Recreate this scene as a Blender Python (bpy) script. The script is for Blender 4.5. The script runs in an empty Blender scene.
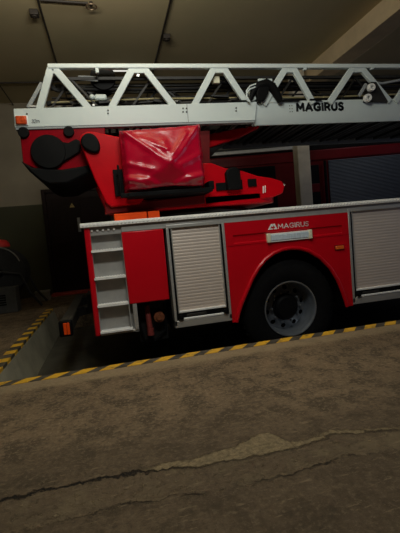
import bpy, bmesh, math, random
from mathutils import Vector, Matrix, noise

# ------------------------------------------------------------------ camera, world, light
S = bpy.context.scene
COL = S.collection
random.seed(7)
CAM = Vector((0.0, 0.0, 1.05))
ROT = Matrix(((0.9715, 0.1065, -0.2121), (-0.2188, 0.0595, -0.9740), (-0.0911, 0.9926, 0.0811)))
_x = ROT.col[2].normalized(); _u = (ROT.col[1] - _x * ROT.col[1].dot(_x)).normalized()
ROT = Matrix((_u.cross(_x), _u, _x)).transposed()
cd = bpy.data.cameras.new('camera'); cd.sensor_fit = 'HORIZONTAL'; cd.sensor_width = 36.0; cd.lens = 36.0
cam = bpy.data.objects.new('camera', cd); COL.objects.link(cam)
cam.matrix_world = Matrix.Translation(CAM) @ ROT.to_4x4()
cd.clip_start = 0.05
S.camera = cam
S.view_settings.view_transform = 'Standard'
S.view_settings.look = 'None'
S.view_settings.exposure = 0.0
S.view_settings.gamma = 1.0
S.view_settings.use_curve_mapping = False
w = bpy.data.worlds.new('world'); S.world = w; w.use_nodes = True
w.node_tree.nodes['Background'].inputs[0].default_value = (0.9, 0.85, 0.75, 1)
w.node_tree.nodes['Background'].inputs[1].default_value = 0.0


def area(name, loc, target, sx, sy, power, color):
    l = bpy.data.lights.new(name, 'AREA'); l.shape = 'RECTANGLE'; l.size = sx; l.size_y = sy
    l.energy = power; l.color = color
    o = bpy.data.objects.new(name, l); COL.objects.link(o); o.location = loc
    o.rotation_euler = (Vector(target) - Vector(loc)).to_track_quat('-Z', 'Y').to_euler()
    return o


area('ceiling_tube_light', (0.5, 2.6, 3.85), (0.5, 3.6, 1.8), 1.2, 0.30, 18, (0.99, 1.0, 0.90))
area('hanging_tube_light', (0.5, 1.4, 3.6), (0.5, 3.6, 1.5), 1.2, 0.30, 46, (0.99, 1.0, 0.90))
area('ceiling_fill', (-0.1, 3.3, 3.40), (0.0, 4.2, 5.0), 1.6, 0.12, 42, (1.0, 0.94, 0.78))  # added unseen uplight, only there to brighten the ceiling
area('back_bay_fill', (5.5, 6.6, 4.0), (5.0, 7.3, 0), 1.2, 0.3, 9, (0.95, 0.97, 1.0))  # added unseen fill for the column and second truck
area('gate_daylight', (8.8, 1.6, 1.6), (3.0, 4.0, 0.9), 2.0, 2.2, 17, (0.55, 0.62, 1.0))


# ------------------------------------------------------------------ helpers
def P(px, py, Y):
    """A point on the plane y = Y, read off the photograph once through its lens."""
    d = ROT @ Vector(((px - 200.0) / 400.0, -(py - 266.5) / 400.0, -1.0))
    return CAM + d * (Y / d.y)


def PX(px, py, Y):
    p = P(px, py, Y); return (p.x, p.z)


class MB:
    def __init__(s): s.v = []; s.f = []

    def add(s, vs, fs):
        o = len(s.v); s.v += [Vector(q) for q in vs]; s.f += [tuple(i + o for i in q) for q in fs]; return s

    def box(s, x0, x1, y0, y1, z0, z1):
        return s.add([(x, y, z) for x in (x0, x1) for y in (y0, y1) for z in (z0, z1)],
                     [(0, 1, 3, 2), (4, 6, 7, 5), (0, 4, 5, 1), (2, 3, 7, 6), (0, 2, 6, 4), (1, 5, 7, 3)])

    def prism(s, poly, y0, y1):                       # outline in (x, z), extruded along y
        n = len(poly)
        vs = [(a, y0, b) for a, b in poly] + [(a, y1, b) for a, b in poly]
        return s.add(vs, [tuple(range(n)), tuple(range(2 * n - 1, n - 1, -1))] +
                     [(i, (i + 1) % n, n + (i + 1) % n, n + i) for i in range(n)])

    def prism_x(s, poly, x0, x1):                     # outline in (y, z), extruded along x
        n = len(poly)
        vs = [(x0, a, b) for a, b in poly] + [(x1, a, b) for a, b in poly]
        return s.add(vs, [tuple(range(n)), tuple(range(2 * n - 1, n - 1, -1))] +
                     [(i, (i + 1) % n, n + (i + 1) % n, n + i) for i in range(n)])

    def prism_z(s, poly, z0, z1):
        n = len(poly)
        vs = [(a, b, z0) for a, b in poly] + [(a, b, z1) for a, b in poly]
        return s.add(vs, [tuple(range(n)), tuple(range(2 * n - 1, n - 1, -1))] +
                     [(i, (i + 1) % n, n + (i + 1) % n, n + i) for i in range(n)])

    def sweep(s, pts, rad, n=10, closed=False, flat=1.0):
        pts = [Vector(p) for p in pts]; m = len(pts); vs = []; up = None
        for i, p in enumerate(pts):
            a = pts[i - 1] if (i or closed) else p; b = pts[(i + 1) % m] if (i < m - 1 or closed) else p
            t = (b - a).normalized()
            if up is None: up = Vector((0, 0, 1)) if abs(t.z) < .9 else Vector((0, 1, 0))
            side = t.cross(up).normalized(); up = side.cross(t).normalized()
            r = rad[i] if isinstance(rad, (list, tuple)) else rad
            for k in range(n):
                th = 2 * math.pi * k / n
                vs.append(p + side * (r * math.cos(th)) + up * (r * flat * math.sin(th)))
        fs = []
        for i in range(m if closed else m - 1):
            j = (i + 1) % m
            fs += [(i * n + k, i * n + (k + 1) % n, j * n + (k + 1) % n, j * n + k) for k in range(n)]
        if not closed: fs += [tuple(range(n)), tuple(range((m - 1) * n, m * n))]
        return s.add(vs, fs)

    def cyl(s, a, b, r, n=20, r2=None):
        return s.sweep([a, b], [r, r if r2 is None else r2], n)

    def bar(s, a, b, w, h, up=(0, 1, 0)):             # rectangular bar; h measured along up
        a = Vector(a); b = Vector(b); t = (b - a).normalized(); up = Vector(up)
        side = t.cross(up).normalized(); up = side.cross(t).normalized()
        vs = [p + side * (sx * w / 2) + up * (sz * h / 2) for p in (a, b) for sx, sz in ((-1, -1), (1, -1), (1, 1), (-1, 1))]
        return s.add(vs, [(0, 1, 2, 3), (7, 6, 5, 4)] + [(i, (i + 1) % 4, 4 + (i + 1) % 4, 4 + i) for i in range(4)])

    def lathe_y(s, prof, cx, cz, n=48, close=False):  # profile of (radius, y)
        vs = []; m = len(prof)
        for r, y in prof:
            for k in range(n):
                th = 2 * math.pi * k / n
                vs.append((cx + r * math.cos(th), y, cz + r * math.sin(th)))
        fs = []
        for i in range(m if close else m - 1):
            j = (i + 1) % m
            fs += [(i * n + k, i * n + (k + 1) % n, j * n + (k + 1) % n, j * n + k) for k in range(n)]
        if not close: fs += [tuple(range(n)), tuple(range((m - 1) * n, m * n))]
        return s.add(vs, fs)

    def lathe_z(s, prof, cx, cy, n=28):
        vs = []; m = len(prof)
        for r, z in prof:
            for k in range(n):
                th = 2 * math.pi * k / n
                vs.append((cx + r * math.cos(th), cy + r * math.sin(th), z))
        fs = []
        for i in range(m - 1):
            fs += [(i * n + k, i * n + (k + 1) % n, (i + 1) * n + (k + 1) % n, (i + 1) * n + k) for k in range(n)]
        return s.add(vs, fs + [tuple(range(n)), tuple(range((m - 1) * n, m * n))])

    def build(s, name, mat, parent=None, bevel=0, smooth=35, seg=2):
        org = ROOT_AT.get(parent.name) if parent is not None else None
        if org is None:
            xs = [q.x for q in s.v]; ys = [q.y for q in s.v]; zs = [q.z for q in s.v]
            org = Vector(((min(xs) + max(xs)) / 2, (min(ys) + max(ys)) / 2, min(zs)))
        me = bpy.data.meshes.new(name)
        me.from_pydata([q - org for q in s.v], [], s.f)
        bm = bmesh.new(); bm.from_mesh(me)
        bmesh.ops.recalc_face_normals(bm, faces=bm.faces); bm.to_mesh(me); bm.free()
        for p in me.polygons: p.use_smooth = True
        me.set_sharp_from_angle(angle=math.radians(smooth))
        me.materials.append(mat)
        o = bpy.data.objects.new(name, me); COL.objects.link(o)
        if parent is not None:
            o.parent = parent; ROOT_AT[o.name] = org
        else:
            o.location = org; ROOT_AT[o.name] = org
        if bevel:
            b = o.modifiers.new('bevel', 'BEVEL'); b.width = bevel; b.segments = seg
            b.limit_method = 'ANGLE'; b.angle_limit = math.radians(40); b.harden_normals = False
        return o


ROOT_AT = {}


def thing(name, label, cat, loc, group=None):
    o = bpy.data.objects.new(name, None); COL.objects.link(o); o.location = loc; o.empty_display_size = .1
    ROOT_AT[o.name] = Vector(loc); return tag(o, label, cat, group)


def part(name, parent):
    o = bpy.data.objects.new(name, None); COL.objects.link(o); o.parent = parent
    ROOT_AT[o.name] = ROOT_AT[parent.name]; return o


def tag(o, label, cat, group=None):
    o['label'] = label; o['category'] = cat
    if group: o['group'] = group
    return o


def struct(o): o['kind'] = 'structure'; return o


GLYPH = {   # strokes on a unit-high letter, with the letter's width
    'M': (.92, [[(.0, 0), (.05, 1), (.46, .30), (.87, 1), (.92, 0)]]),
    'A': (.86, [[(0, 0), (.43, 1), (.86, 0)], [(.16, .30), (.70, .30)]]),
    'G': (.82, [[(.80, .84), (.60, .97), (.40, 1), (.16, .88), (.02, .62), (.02, .36), (.16, .11), (.40, 0), (.62, .02), (.80, .12), (.80, .46), (.50, .46)]]),
    'I': (.05, [[(.025, 0), (.025, 1)]]),
    'R': (.64, [[(0, 0), (0, 1), (.36, 1), (.55, .93), (.60, .74), (.54, .54), (.36, .46), (0, .46)], [(.34, .46), (.64, 0)]]),
    'U': (.70, [[(0, 1), (0, .34), (.08, .10), (.26, 0), (.44, 0), (.62, .10), (.70, .34), (.70, 1)]]),
    'S': (.58, [[(.55, .88), (.40, .98), (.22, 1), (.06, .90), (.03, .74), (.10, .60), (.30, .51), (.50, .41), (.57, .25), (.50, .09), (.33, 0), (.15, .01), (.0, .12)]]),
    '3': (.5, [[(.02, .9), (.2, 1), (.42, .92), (.44, .68), (.22, .54), (.46, .40), (.48, .14), (.24, 0), (0, .1)]]),
    '2': (.5, [[(.02, .84), (.14, .98), (.34, 1), (.48, .84), (.42, .58), (0, 0), (.5, 0)]]),
    'm': (.8, [[(0, 0), (0, .7)], [(0, .5), (.16, .68), (.32, .66), (.40, .5), (.40, 0)], [(.40, .5), (.56, .68), (.72, .66), (.80, .5), (.80, 0)]])}


def lettering(name, text, x0, x1, zb, zt, y, mat, parent, wt=.17, gap=.26, shear=0.0):
    wid = sum(GLYPH[c][0] for c in text) + gap * (len(text) - 1) + wt; fx = (x1 - x0) / wid; fz = (zt - zb) / (1 + wt)
    m = MB(); cx = wt / 2
    for ch in text:
        for st_ in GLYPH[ch][1]:
            pts = [Vector((x0 + (cx + a + shear * b) * fx, 0, zb + (b + wt / 2) * fz)) for a, b in st_]
            for a, b in zip(pts, pts[1:]):
                t = (b - a).normalized(); r = wt * fz / 2; nrm = Vector((-t.z, 0, t.x)) * r; a2 = a - t * r * .7; b2 = b + t * r * .7
                m.prism([((a2 + nrm).x, (a2 + nrm).z), ((a2 - nrm).x, (a2 - nrm).z), ((b2 - nrm).x, (b2 - nrm).z), ((b2 + nrm).x, (b2 + nrm).z)], y - .0015, y + .001)
        cx += GLYPH[ch][0] + gap
    return m.build(name, mat, parent)


# ------------------------------------------------------------------ materials
def newmat(name):
    m = bpy.data.materials.new(name); m.use_nodes = True
    return m, m.node_tree.nodes, m.node_tree.links, m.node_tree.nodes['Principled BSDF']


def mat(name, col, rough=.5, metal=0, var=.15, scale=9, bump=0, coat=0, spec=.5, bscale=None, emit=None, stretch=(1, 1, 1)):
    m, N, L, B = newmat(name)
    B.inputs['Roughness'].default_value = rough; B.inputs['Metallic'].default_value = metal
    B.inputs['Specular IOR Level'].default_value = spec
    B.inputs['Coat Weight'].default_value = coat; B.inputs['Coat Roughness'].default_value = .12
    tc = N.new('ShaderNodeTexCoord'); mp = N.new('ShaderNodeMapping'); mp.inputs['Scale'].default_value = stretch
    L.new(tc.outputs['Object'], mp.inputs[0])
    nz = N.new('ShaderNodeTexNoise'); nz.inputs['Scale'].default_value = scale; nz.inputs['Detail'].default_value = 6
    nz.inputs['Roughness'].default_value = .65
    L.new(mp.outputs[0], nz.inputs['Vector'])
    rp = N.new('ShaderNodeValToRGB')
    rp.color_ramp.elements[0].position = .3; rp.color_ramp.elements[1].position = .7
    rp.color_ramp.elements[0].color = tuple(c * (1 - var) for c in col) + (1,)
    rp.color_ramp.elements[1].color = tuple(min(1, c * (1 + var)) for c in col) + (1,)
    L.new(nz.outputs['Fac'], rp.inputs[0]); L.new(rp.outputs[0], B.inputs['Base Color'])
    if bump:
        n2 = N.new('ShaderNodeTexNoise'); n2.inputs['Scale'].default_value = bscale or scale * 4; n2.inputs['Detail'].default_value = 5
        L.new(mp.outputs[0], n2.inputs['Vector'])
        bp = N.new('ShaderNodeBump'); bp.inputs['Strength'].default_value = bump; bp.inputs['Distance'].default_value = .01
        L.new(n2.outputs['Fac'], bp.inputs['Height']); L.new(bp.outputs[0], B.inputs['Normal'])
    if emit:
        B.inputs['Emission Color'].default_value = emit[0] + (1,); B.inputs['Emission Strength'].default_value = emit[1]
    return m


M = {
    'plate': mat('grey_white_paint', (.60, .67, .67), .45, var=.03, scale=3, spec=.4),
    'grey': mat('grey_paint', (.30, .32, .33), .45, var=.06, scale=4),
    'red': mat('fire_red_paint', (.54, .002, .010), .34, var=.05, scale=3, coat=.25, spec=.3),
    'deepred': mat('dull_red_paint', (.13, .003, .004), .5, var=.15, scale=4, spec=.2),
    'boomred': mat('boom_red_paint', (.52, .002, .008), .33, var=.08, scale=4, spec=.12),
    'tarp': mat('red_vinyl', (.42, .002, .022), .24, var=.05, scale=3, bump=.05, bscale=30, spec=.5),
    'alu': mat('brushed_aluminium', (.50, .49, .47), .42, .55, var=.10, scale=14, stretch=(.3, 1, 6)),
    'alud': mat('dull_aluminium', (.37, .36, .345), .55, .2, var=.12, scale=10),
    'tread': mat('tread_aluminium', (.86, .85, .83), .5, .05, var=.1, scale=20),
    'slat': mat('anodised_slats', (.64, .55, .49), .45, .3, var=.03, scale=5),
    'black': mat('black_plastic', (.0045, .0045, .005), .6, var=.2, scale=12, spec=.10),
    'rubber': mat('tyre_rubber', (.006, .006, .0065), .85, var=.25, scale=20, spec=.08),
    'dark': mat('dark_steel', (.014, .014, .015), .5, .2, var=.3, scale=10, spec=.3),
    'grimeshade': mat('grimy_shaded_steel', (.030, .028, .026), .55, .2, var=.4, scale=12, spec=.3),  # grimy steel; on the inner ladder sections it carries painted shade
    'rim': mat('silver_rim', (.34, .37, .42), .30, .75, var=.12, scale=10),
    'chrome': mat('chrome', (.75, .75, .75), .15, 1, var=.05),
    'orange': mat('orange_paint', (.85, .072, .004), .5, var=.06, spec=.2),
    'lens': mat('amber_lens', (.75, .13, .02), .18, var=.15, scale=40),
    'redlens': mat('red_amber_lens', (.55, .07, .02), .15, var=.5, scale=30),
    'disc': mat('dull_wheel_disc', (.17, .185, .21), .45, .5, var=.2, scale=12),
    'farplate': mat('shaded_grey_white_paint', (.12, .125, .125), .5, var=.1, scale=5),  # same paint as plate, with the far side's shade put into the colour
    'glass': mat('lamp_glass', (.55, .64, .72), .12, var=.25, scale=60, stretch=(6, 1, .3)),
    'cream': mat('cream_plastic', (.74, .70, .52), .45, var=.08),
    'white': mat('white_paint', (.82, .82, .80), .4, var=.04),
    'letter': mat('black_lettering', (.01, .012, .014), .5, var=.1),
    'yellow': mat('yellow_cable', (.32, .27, .14), .6),
    'wood': mat('dark_brown_door', (.016, .006, .005), .5, var=.25, scale=6, stretch=(4, 1, .4), spec=.15),
    'sill': mat('red_threshold', (.50, .06, .04), .6, var=.3, scale=15),
    'beam': mat('beam_plaster', (.74, .57, .35), .9, var=.12, scale=3, bump=.2),
    'column': mat('column_plaster', (.62, .56, .45), .85, var=.10, scale=4, bump=.2),
    'pipe': mat('conduit_grey', (.035, .026, .02), .6, var=.2),
    'pump': mat('machine_dark_paint', (.035, .037, .043), .5, var=.25, spec=.25),
    'cabinet': mat('grey_cabinet', (.07, .07, .07), .5, var=.2),
    'canister': mat('dull_red_cap', (.75, .03, .03), .5, var=.15),
    'tube': mat('tube_lamp', (.9, .92, .88), .3, emit=((1, .98, .9), .6)),
    'trucksilver': mat('silver_rail', (.60, .66, .70), .35, .4, var=.1),
    'truckgrey': mat('slate_shutter', (.11, .125, .15), .45, .1, var=.08),
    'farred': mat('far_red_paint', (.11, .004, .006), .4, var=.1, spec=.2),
}


def ceiling_mat():
    m, N, L, B = newmat('ceiling_plaster'); B.inputs['Roughness'].default_value = .9
    tc = N.new('ShaderNodeTexCoord')
    n = N.new('ShaderNodeTexNoise'); n.inputs['Scale'].default_value = .55; n.inputs['Detail'].default_value = 5
    L.new(tc.outputs['Object'], n.inputs['Vector'])
    r = N.new('ShaderNodeValToRGB')
    r.color_ramp.elements[0].position = .35; r.color_ramp.elements[0].color = (.50, .43, .25, 1)
    r.color_ramp.elements[1].position = .68; r.color_ramp.elements[1].color = (.62, .50, .30, 1)
    L.new(n.outputs['Fac'], r.inputs[0]); L.new(r.outputs[0], B.inputs['Base Color'])
    return m


def wall_mat():
    m, N, L, B = newmat('two_tone_wall'); B.inputs['Roughness'].default_value = .7
    g = N.new('ShaderNodeNewGeometry'); sp = N.new('ShaderNodeSeparateXYZ'); L.new(g.outputs['Position'], sp.inputs[0])
    gt = N.new('ShaderNodeMath'); gt.operation = 'GREATER_THAN'; gt.inputs[1].default_value = 2.0; L.new(sp.outputs['Z'], gt.inputs[0])
    n = N.new('ShaderNodeTexNoise'); n.inputs['Scale'].default_value = 2.2; n.inputs['Detail'].default_value = 6
    L.new(g.outputs['Position'], n.inputs['Vector'])
    mx = N.new('ShaderNodeMix'); mx.data_type = 'RGBA'
    mx.inputs['A'].default_value = (.050, .049, .020, 1); mx.inputs['B'].default_value = (.30, .25, .175, 1)
    L.new(gt.outputs[0], mx.inputs['Factor'])
    mr = N.new('ShaderNodeMapRange'); mr.inputs['To Min'].default_value = .7; mr.inputs['To Max'].default_value = 1.25
    L.new(n.outputs['Fac'], mr.inputs['Value'])
    mu = N.new('ShaderNodeVectorMath'); mu.operation = 'SCALE'
    L.new(mx.outputs['Result'], mu.inputs[0]); L.new(mr.outputs[0], mu.inputs['Scale'])
    L.new(mu.outputs[0], B.inputs['Base Color'])
    return m


def stripe_mat(axis):
    """Worn yellow and black hazard paint with slanted bands."""
    m, N, L, B = newmat('hazard_stripe_paint'); B.inputs['Roughness'].default_value = .6
    g = N.new('ShaderNodeNewGeometry'); sp = N.new('ShaderNodeSeparateXYZ'); L.new(g.outputs['Position'], sp.inputs[0])
    a, b = ('X', 'Y') if axis == 'x' else ('Y', 'X')
    sk = N.new('ShaderNodeMath'); sk.operation = 'MULTIPLY_ADD'; sk.inputs[1].default_value = -.85 if axis == 'x' else -.25
    L.new(sp.outputs[b], sk.inputs[0]); L.new(sp.outputs[a], sk.inputs[2])
    dv = N.new('ShaderNodeMath'); dv.operation = 'DIVIDE'; dv.inputs[1].default_value = .225 if axis == 'x' else .30
    L.new(sk.outputs[0], dv.inputs[0])
    fr = N.new('ShaderNodeMath'); fr.operation = 'FRACT'; L.new(dv.outputs[0], fr.inputs[0])
    n = N.new('ShaderNodeTexNoise'); n.inputs['Scale'].default_value = 22; n.inputs['Detail'].default_value = 6
    L.new(g.outputs['Position'], n.inputs['Vector'])
    ad = N.new('ShaderNodeMath'); ad.operation = 'MULTIPLY_ADD'; ad.inputs[1].default_value = .10
    L.new(n.outputs['Fac'], ad.inputs[0]); L.new(fr.outputs[0], ad.inputs[2])
    gt = N.new('ShaderNodeMath'); gt.operation = 'GREATER_THAN'; gt.inputs[1].default_value = .50 if axis == 'x' else .57; L.new(ad.outputs[0], gt.inputs[0])
    n2 = N.new('ShaderNodeTexNoise'); n2.inputs['Scale'].default_value = 9; n2.inputs['Detail'].default_value = 8; n2.inputs['Roughness'].default_value = .75
    L.new(g.outputs['Position'], n2.inputs['Vector'])
    ry = N.new('ShaderNodeValToRGB')
    ry.color_ramp.elements[0].position = .34; ry.color_ramp.elements[0].color = (.16, .11, .05, 1)
    ry.color_ramp.elements[1].position = .46; ry.color_ramp.elements[1].color = (.74, .41, .025, 1)
    rb = N.new('ShaderNodeValToRGB')
    rb.color_ramp.elements[0].position = .35; rb.color_ramp.elements[0].color = (.022, .02, .018, 1)
    rb.color_ramp.elements[1].position = .72; rb.color_ramp.elements[1].color = (.14, .12, .09, 1)
    L.new(n2.outputs['Fac'], ry.inputs[0]); L.new(n2.outputs['Fac'], rb.inputs[0])
    mx = N.new('ShaderNodeMix'); mx.data_type = 'RGBA'; L.new(gt.outputs[0], mx.inputs['Factor'])
    L.new(rb.outputs[0], mx.inputs['A']); L.new(ry.outputs[0], mx.inputs['B'])
    L.new(mx.outputs['Result'], B.inputs['Base Color'])
    return m


def floor_mat():
    m, N, L, B = newmat('worn_concrete')
    g = N.new('ShaderNodeNewGeometry'); pos = g.outputs['Position']
    sp = N.new('ShaderNodeSeparateXYZ'); L.new(pos, sp.inputs[0])

    def nz(scale, detail=8, rough=.65, vec=None):
        n = N.new('ShaderNodeTexNoise'); n.inputs['Scale'].default_value = scale; n.inputs['Detail'].default_value = detail
        n.inputs['Roughness'].default_value = rough; L.new(vec or pos, n.inputs['Vector']); return n.outputs['Fac']

    def mth(op, a, b=None, c=None):
        n = N.new('ShaderNodeMath'); n.operation = op
        for i, q in enumerate((a, b, c)):
            if q is None: continue
            if isinstance(q, (int, float)): n.inputs[i].default_value = q
            else: L.new(q, n.inputs[i])
        return n.outputs[0]

    def sstep(x, a, b, ta=0, tb=1):
        n = N.new('ShaderNodeMapRange'); n.interpolation_type = 'SMOOTHSTEP'
        n.inputs['From Min'].default_value = a; n.inputs['From Max'].default_value = b
        n.inputs['To Min'].default_value = ta; n.inputs['To Max'].default_value = tb
        L.new(x, n.inputs['Value']); return n.outputs[0]

    def mixc(fac, a, b):
        n = N.new('ShaderNodeMix'); n.data_type = 'RGBA'; L.new(fac, n.inputs['Factor'])
        for k, q in (('A', a), ('B', b)):
            if isinstance(q, tuple): n.inputs[k].default_value = q + (1,)
            else: L.new(q, n.inputs[k])
        return n.outputs['Result']

    def path(pts, x0=-2.0, x1=3.0, y0=1.3, y1=2.1):       # y as a function of x
        u = N.new('ShaderNodeMapRange'); u.inputs['From Min'].default_value = x0; u.inputs['From Max'].default_value = x1
        L.new(sp.outputs['X'], u.inputs['Value'])
        c = N.new('ShaderNodeFloatCurve'); cv = c.mapping.curves[0]
        pp = [((x - x0) / (x1 - x0), (y - y0) / (y1 - y0)) for x, y in pts]
        cv.points[0].location = (0, pp[0][1]); cv.points[1].location = (1, pp[-1][1])
        for q in pp: cv.points.new(*q)
        for q in cv.points: q.handle_type = 'VECTOR'
        c.mapping.update(); L.new(u.outputs[0], c.inputs['Value'])
        return mth('MULTIPLY_ADD', c.outputs[0], y1 - y0, y0)

    warp = mth('MULTIPLY_ADD', nz(9, 7, .7), .13, -.065)
    warp2 = mth('MULTIPLY_ADD', nz(45, 5, .7), .045, -.0225)
    yy = mth('ADD', mth('ADD', sp.outputs['Y'], warp), warp2)
    big = nz(1.1, 5); mid = nz(6, 8); fine = nz(38, 9, .8); speck = nz(70, 3, .6)
    base = mixc(sstep(big, .3, .7), (.135, .092, .054), (.225, .155, .090))
    base = mixc(mth('MULTIPLY', sstep(mid, .44, .62), .9), base, (.072, .052, .031))
    base = mixc(mth('MULTIPLY', sstep(nz(14, 7, .7), .55, .68), .5), base, (.27, .195, .115))
    base = mixc(mth('MULTIPLY', sstep(fine, .50, .62), .8), base, (.30, .225, .140))
    base = mixc(mth('MULTIPLY', sstep(fine, .48, .38), .85), base, (.055, .040, .025))
    base = mixc(mth('MULTIPLY', sstep(speck, .66, .72), .6), base, (.46, .37, .25))
    lit_lane = mth('MULTIPLY', sstep(mth('ADD', sp.outputs['Y'], mth('MULTIPLY', mth('SUBTRACT', big, .5), 1.6)), 1.75, 2.5), 1.0)
    base = mixc(mth('MULTIPLY', mth('SUBTRACT', 1.0, lit_lane), .55), base, (.075, .054, .032))  # near floor darkened: lamp falloff painted into the colour, with some dirt
    # scattered scuffs along the slab
    mpv = N.new('ShaderNodeMapping'); mpv.inputs['Scale'].default_value = (3, 14, 1); L.new(pos, mpv.inputs[0])
    sc = nz(3.2, 9, .7, mpv.outputs[0])
    base = mixc(mth('MULTIPLY', sstep(sc, .57, .66), .6), base, (.30, .225, .135))
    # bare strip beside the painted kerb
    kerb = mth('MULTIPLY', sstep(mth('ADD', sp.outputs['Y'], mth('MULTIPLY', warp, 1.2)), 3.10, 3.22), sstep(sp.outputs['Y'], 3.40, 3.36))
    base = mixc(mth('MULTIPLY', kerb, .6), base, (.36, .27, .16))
    # the two long cracks with pale repair mortar
    lo = path([(-2, 1.77), (-.573, 1.785), (-.328, 1.79), (-.023, 1.785), (.113, 1.76), (.288, 1.715), (.55, 1.70), (.77, 1.69), (.975, 1.74), (1.3, 1.66), (3, 1.6)])
    hi = path([(-2, 1.77), (-.328, 1.793), (-.023, 1.795), (.113, 1.80), (.333, 1.805), (.54, 1.835), (.64, 1.90), (.70, 1.87), (.745, 1.755), (.88, 1.755), (1.0, 1.79), (1.1, 1.74), (1.3, 1.69), (3, 1.62)])
    patch = mth('MULTIPLY', sstep(mth('SUBTRACT', yy, lo), -.006, .008), sstep(mth('SUBTRACT', hi, yy), -.006, .012))
    patch = mth('MULTIPLY', patch, sstep(sp.outputs['X'], -.05, .12))
    base = mixc(mth('MULTIPLY', patch, .8), base, mixc(sstep(fine, .38, .62), (.17, .13, .072), (.34, .26, .145)))
    d1 = mth('ABSOLUTE', mth('SUBTRACT', yy, lo))
    k1 = mth('MULTIPLY', sstep(d1, .012, .002), sstep(sp.outputs['X'], .55, -.15, .25, 1.0))
    lo2 = path([(-2, 1.56), (-.301, 1.555), (-.033, 1.572), (.248, 1.535), (.501, 1.516), (.691, 1.533), (.948, 1.556), (1.16, 1.50), (3, 1.45)])
    d2 = mth('ABSOLUTE', mth('SUBTRACT', yy, lo2))
    pale2 = mth('MULTIPLY', sstep(mth('SUBTRACT', yy, lo2), .035, .004), sstep(mth('SUBTRACT', yy, lo2), -.008, .004))
    pale2 = mth('MULTIPLY', pale2, sstep(nz(5, 3), .44, .56))
    base = mixc(mth('MULTIPLY', pale2, .6), base, (.28, .21, .125))
    k2 = mth('MULTIPLY', sstep(d2, .008, .001), sstep(nz(4, 3), .42, .58))
    mid_band = mth('MULTIPLY', mth('MULTIPLY', sstep(mth('SUBTRACT', yy, lo2), 0, .04), sstep(mth('SUBTRACT', lo, yy), 0, .04)), sstep(mid, .45, .62))
    zone = mth('MULTIPLY', sstep(mth('SUBTRACT', yy, lo2), -.06, .0), sstep(mth('SUBTRACT', yy, lo), .10, .03))
    chips = mth('MULTIPLY', zone, sstep(nz(26, 6, .75), .58, .64))
    base = mixc(mth('MULTIPLY', mid_band, .5), base, (.24, .18, .105))
    base = mixc(mth('MULTIPLY', chips, .65), base, (.38, .29, .17))
    base = mixc(k1, base, (.012, .010, .008)); base = mixc(mth('MULTIPLY', k2, .8), base, (.02, .016, .013))
    L.new(base, B.inputs['Base Color'])
    L.new(sstep(mid, .3, .7, .62, .85), B.inputs['Roughness'])
    B.inputs['Specular IOR Level'].default_value = .35
    h = mth('ADD', mth('MULTIPLY', fine, .35), mth('MULTIPLY', mid, .5))
    h = mth('SUBTRACT', h, mth('MULTIPLY', k1, 1.2)); h = mth('SUBTRACT', h, mth('MULTIPLY', k2, .6))
    h = mth('ADD', h, mth('MULTIPLY', chips, .5)); h = mth('ADD', h, mth('MULTIPLY', patch, .5)); h = mth('ADD', h, mth('MULTIPLY', pale2, .4))
    bp = N.new('ShaderNodeBump'); bp.inputs['Strength'].default_value = .8; bp.inputs['Distance'].default_value = .026
    L.new(h, bp.inputs['Height']); L.new(bp.outputs[0], B.inputs['Normal'])
    return m


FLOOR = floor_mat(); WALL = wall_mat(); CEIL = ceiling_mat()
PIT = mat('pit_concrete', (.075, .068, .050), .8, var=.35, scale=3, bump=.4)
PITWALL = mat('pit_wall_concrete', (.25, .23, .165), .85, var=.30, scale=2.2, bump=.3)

# ------------------------------------------------------------------ the hall
XL, XR, YF, YB, YPF, YPB, XP, ZC, ZP = -5.0, 9.2, -3.0, 11.4, 3.45, 7.3, -1.09, 4.15, -0.40
m = MB()
m.box(XL, XR, YF, YPF, -.6, 0); m.box(XL, XP, YPF, YB, -.6, 0); m.box(XP, XR, YPB, YB, -.6, 0)
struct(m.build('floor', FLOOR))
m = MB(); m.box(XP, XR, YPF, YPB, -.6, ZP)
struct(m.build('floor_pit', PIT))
m = MB()
m.prism([(XP, ZP), (XP + .11, ZP), (XP + .012, -.03), (XP, -.03)], YPF + .002, YPB)
struct(m.build('wall_pit', PITWALL))
m = MB(); m.box(XP + .17, XR, YPF - .10, YPF + .006, -.10, .004)
m.box(XP - .095, XP + .17, YPF - .10, YPF + .004, -.02, .004)
struct(m.build('trim_1', stripe_mat('x')))
m = MB(); m.box(XP - .095, XP + .010, YPF + .01, 7.25, -.03, .004)
struct(m.build('trim_2', stripe_mat('y')))
struct(MB().box(XL - .2, XL, YF, YB, 0, ZC).build('wall_left', WALL))
struct(MB().box(XR, XR + .2, YF, YB, 0, ZC).build('wall_right', WALL))
struct(MB().box(XL, XR, YF - .2, YF, 0, ZC).build('wall_front', WALL))
m = MB(); m.prism_z([(XL, 9.3), (1.2, 9.3), (1.2, YB), (XR, YB), (XR, YB + .2), (1.0, YB + .2), (1.0, 9.5), (XL, 9.5)], 0, ZC)
struct(m.build('wall_back', WALL))
struct(MB().box(XL - .2, XR + .2, YF - .2, YB + .2, ZC, ZC + .2).build('ceiling', CEIL))
m = MB(); m.box(4.18, 4.55, YF, YB, ZC - .30, ZC + .02)
struct(m.build('ceiling_beam', M['beam'], None, .01))
struct(MB().box(3.78, 4.05, 7.4, 7.60, 0, ZC).build('column', M['column'], None, .015))

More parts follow.
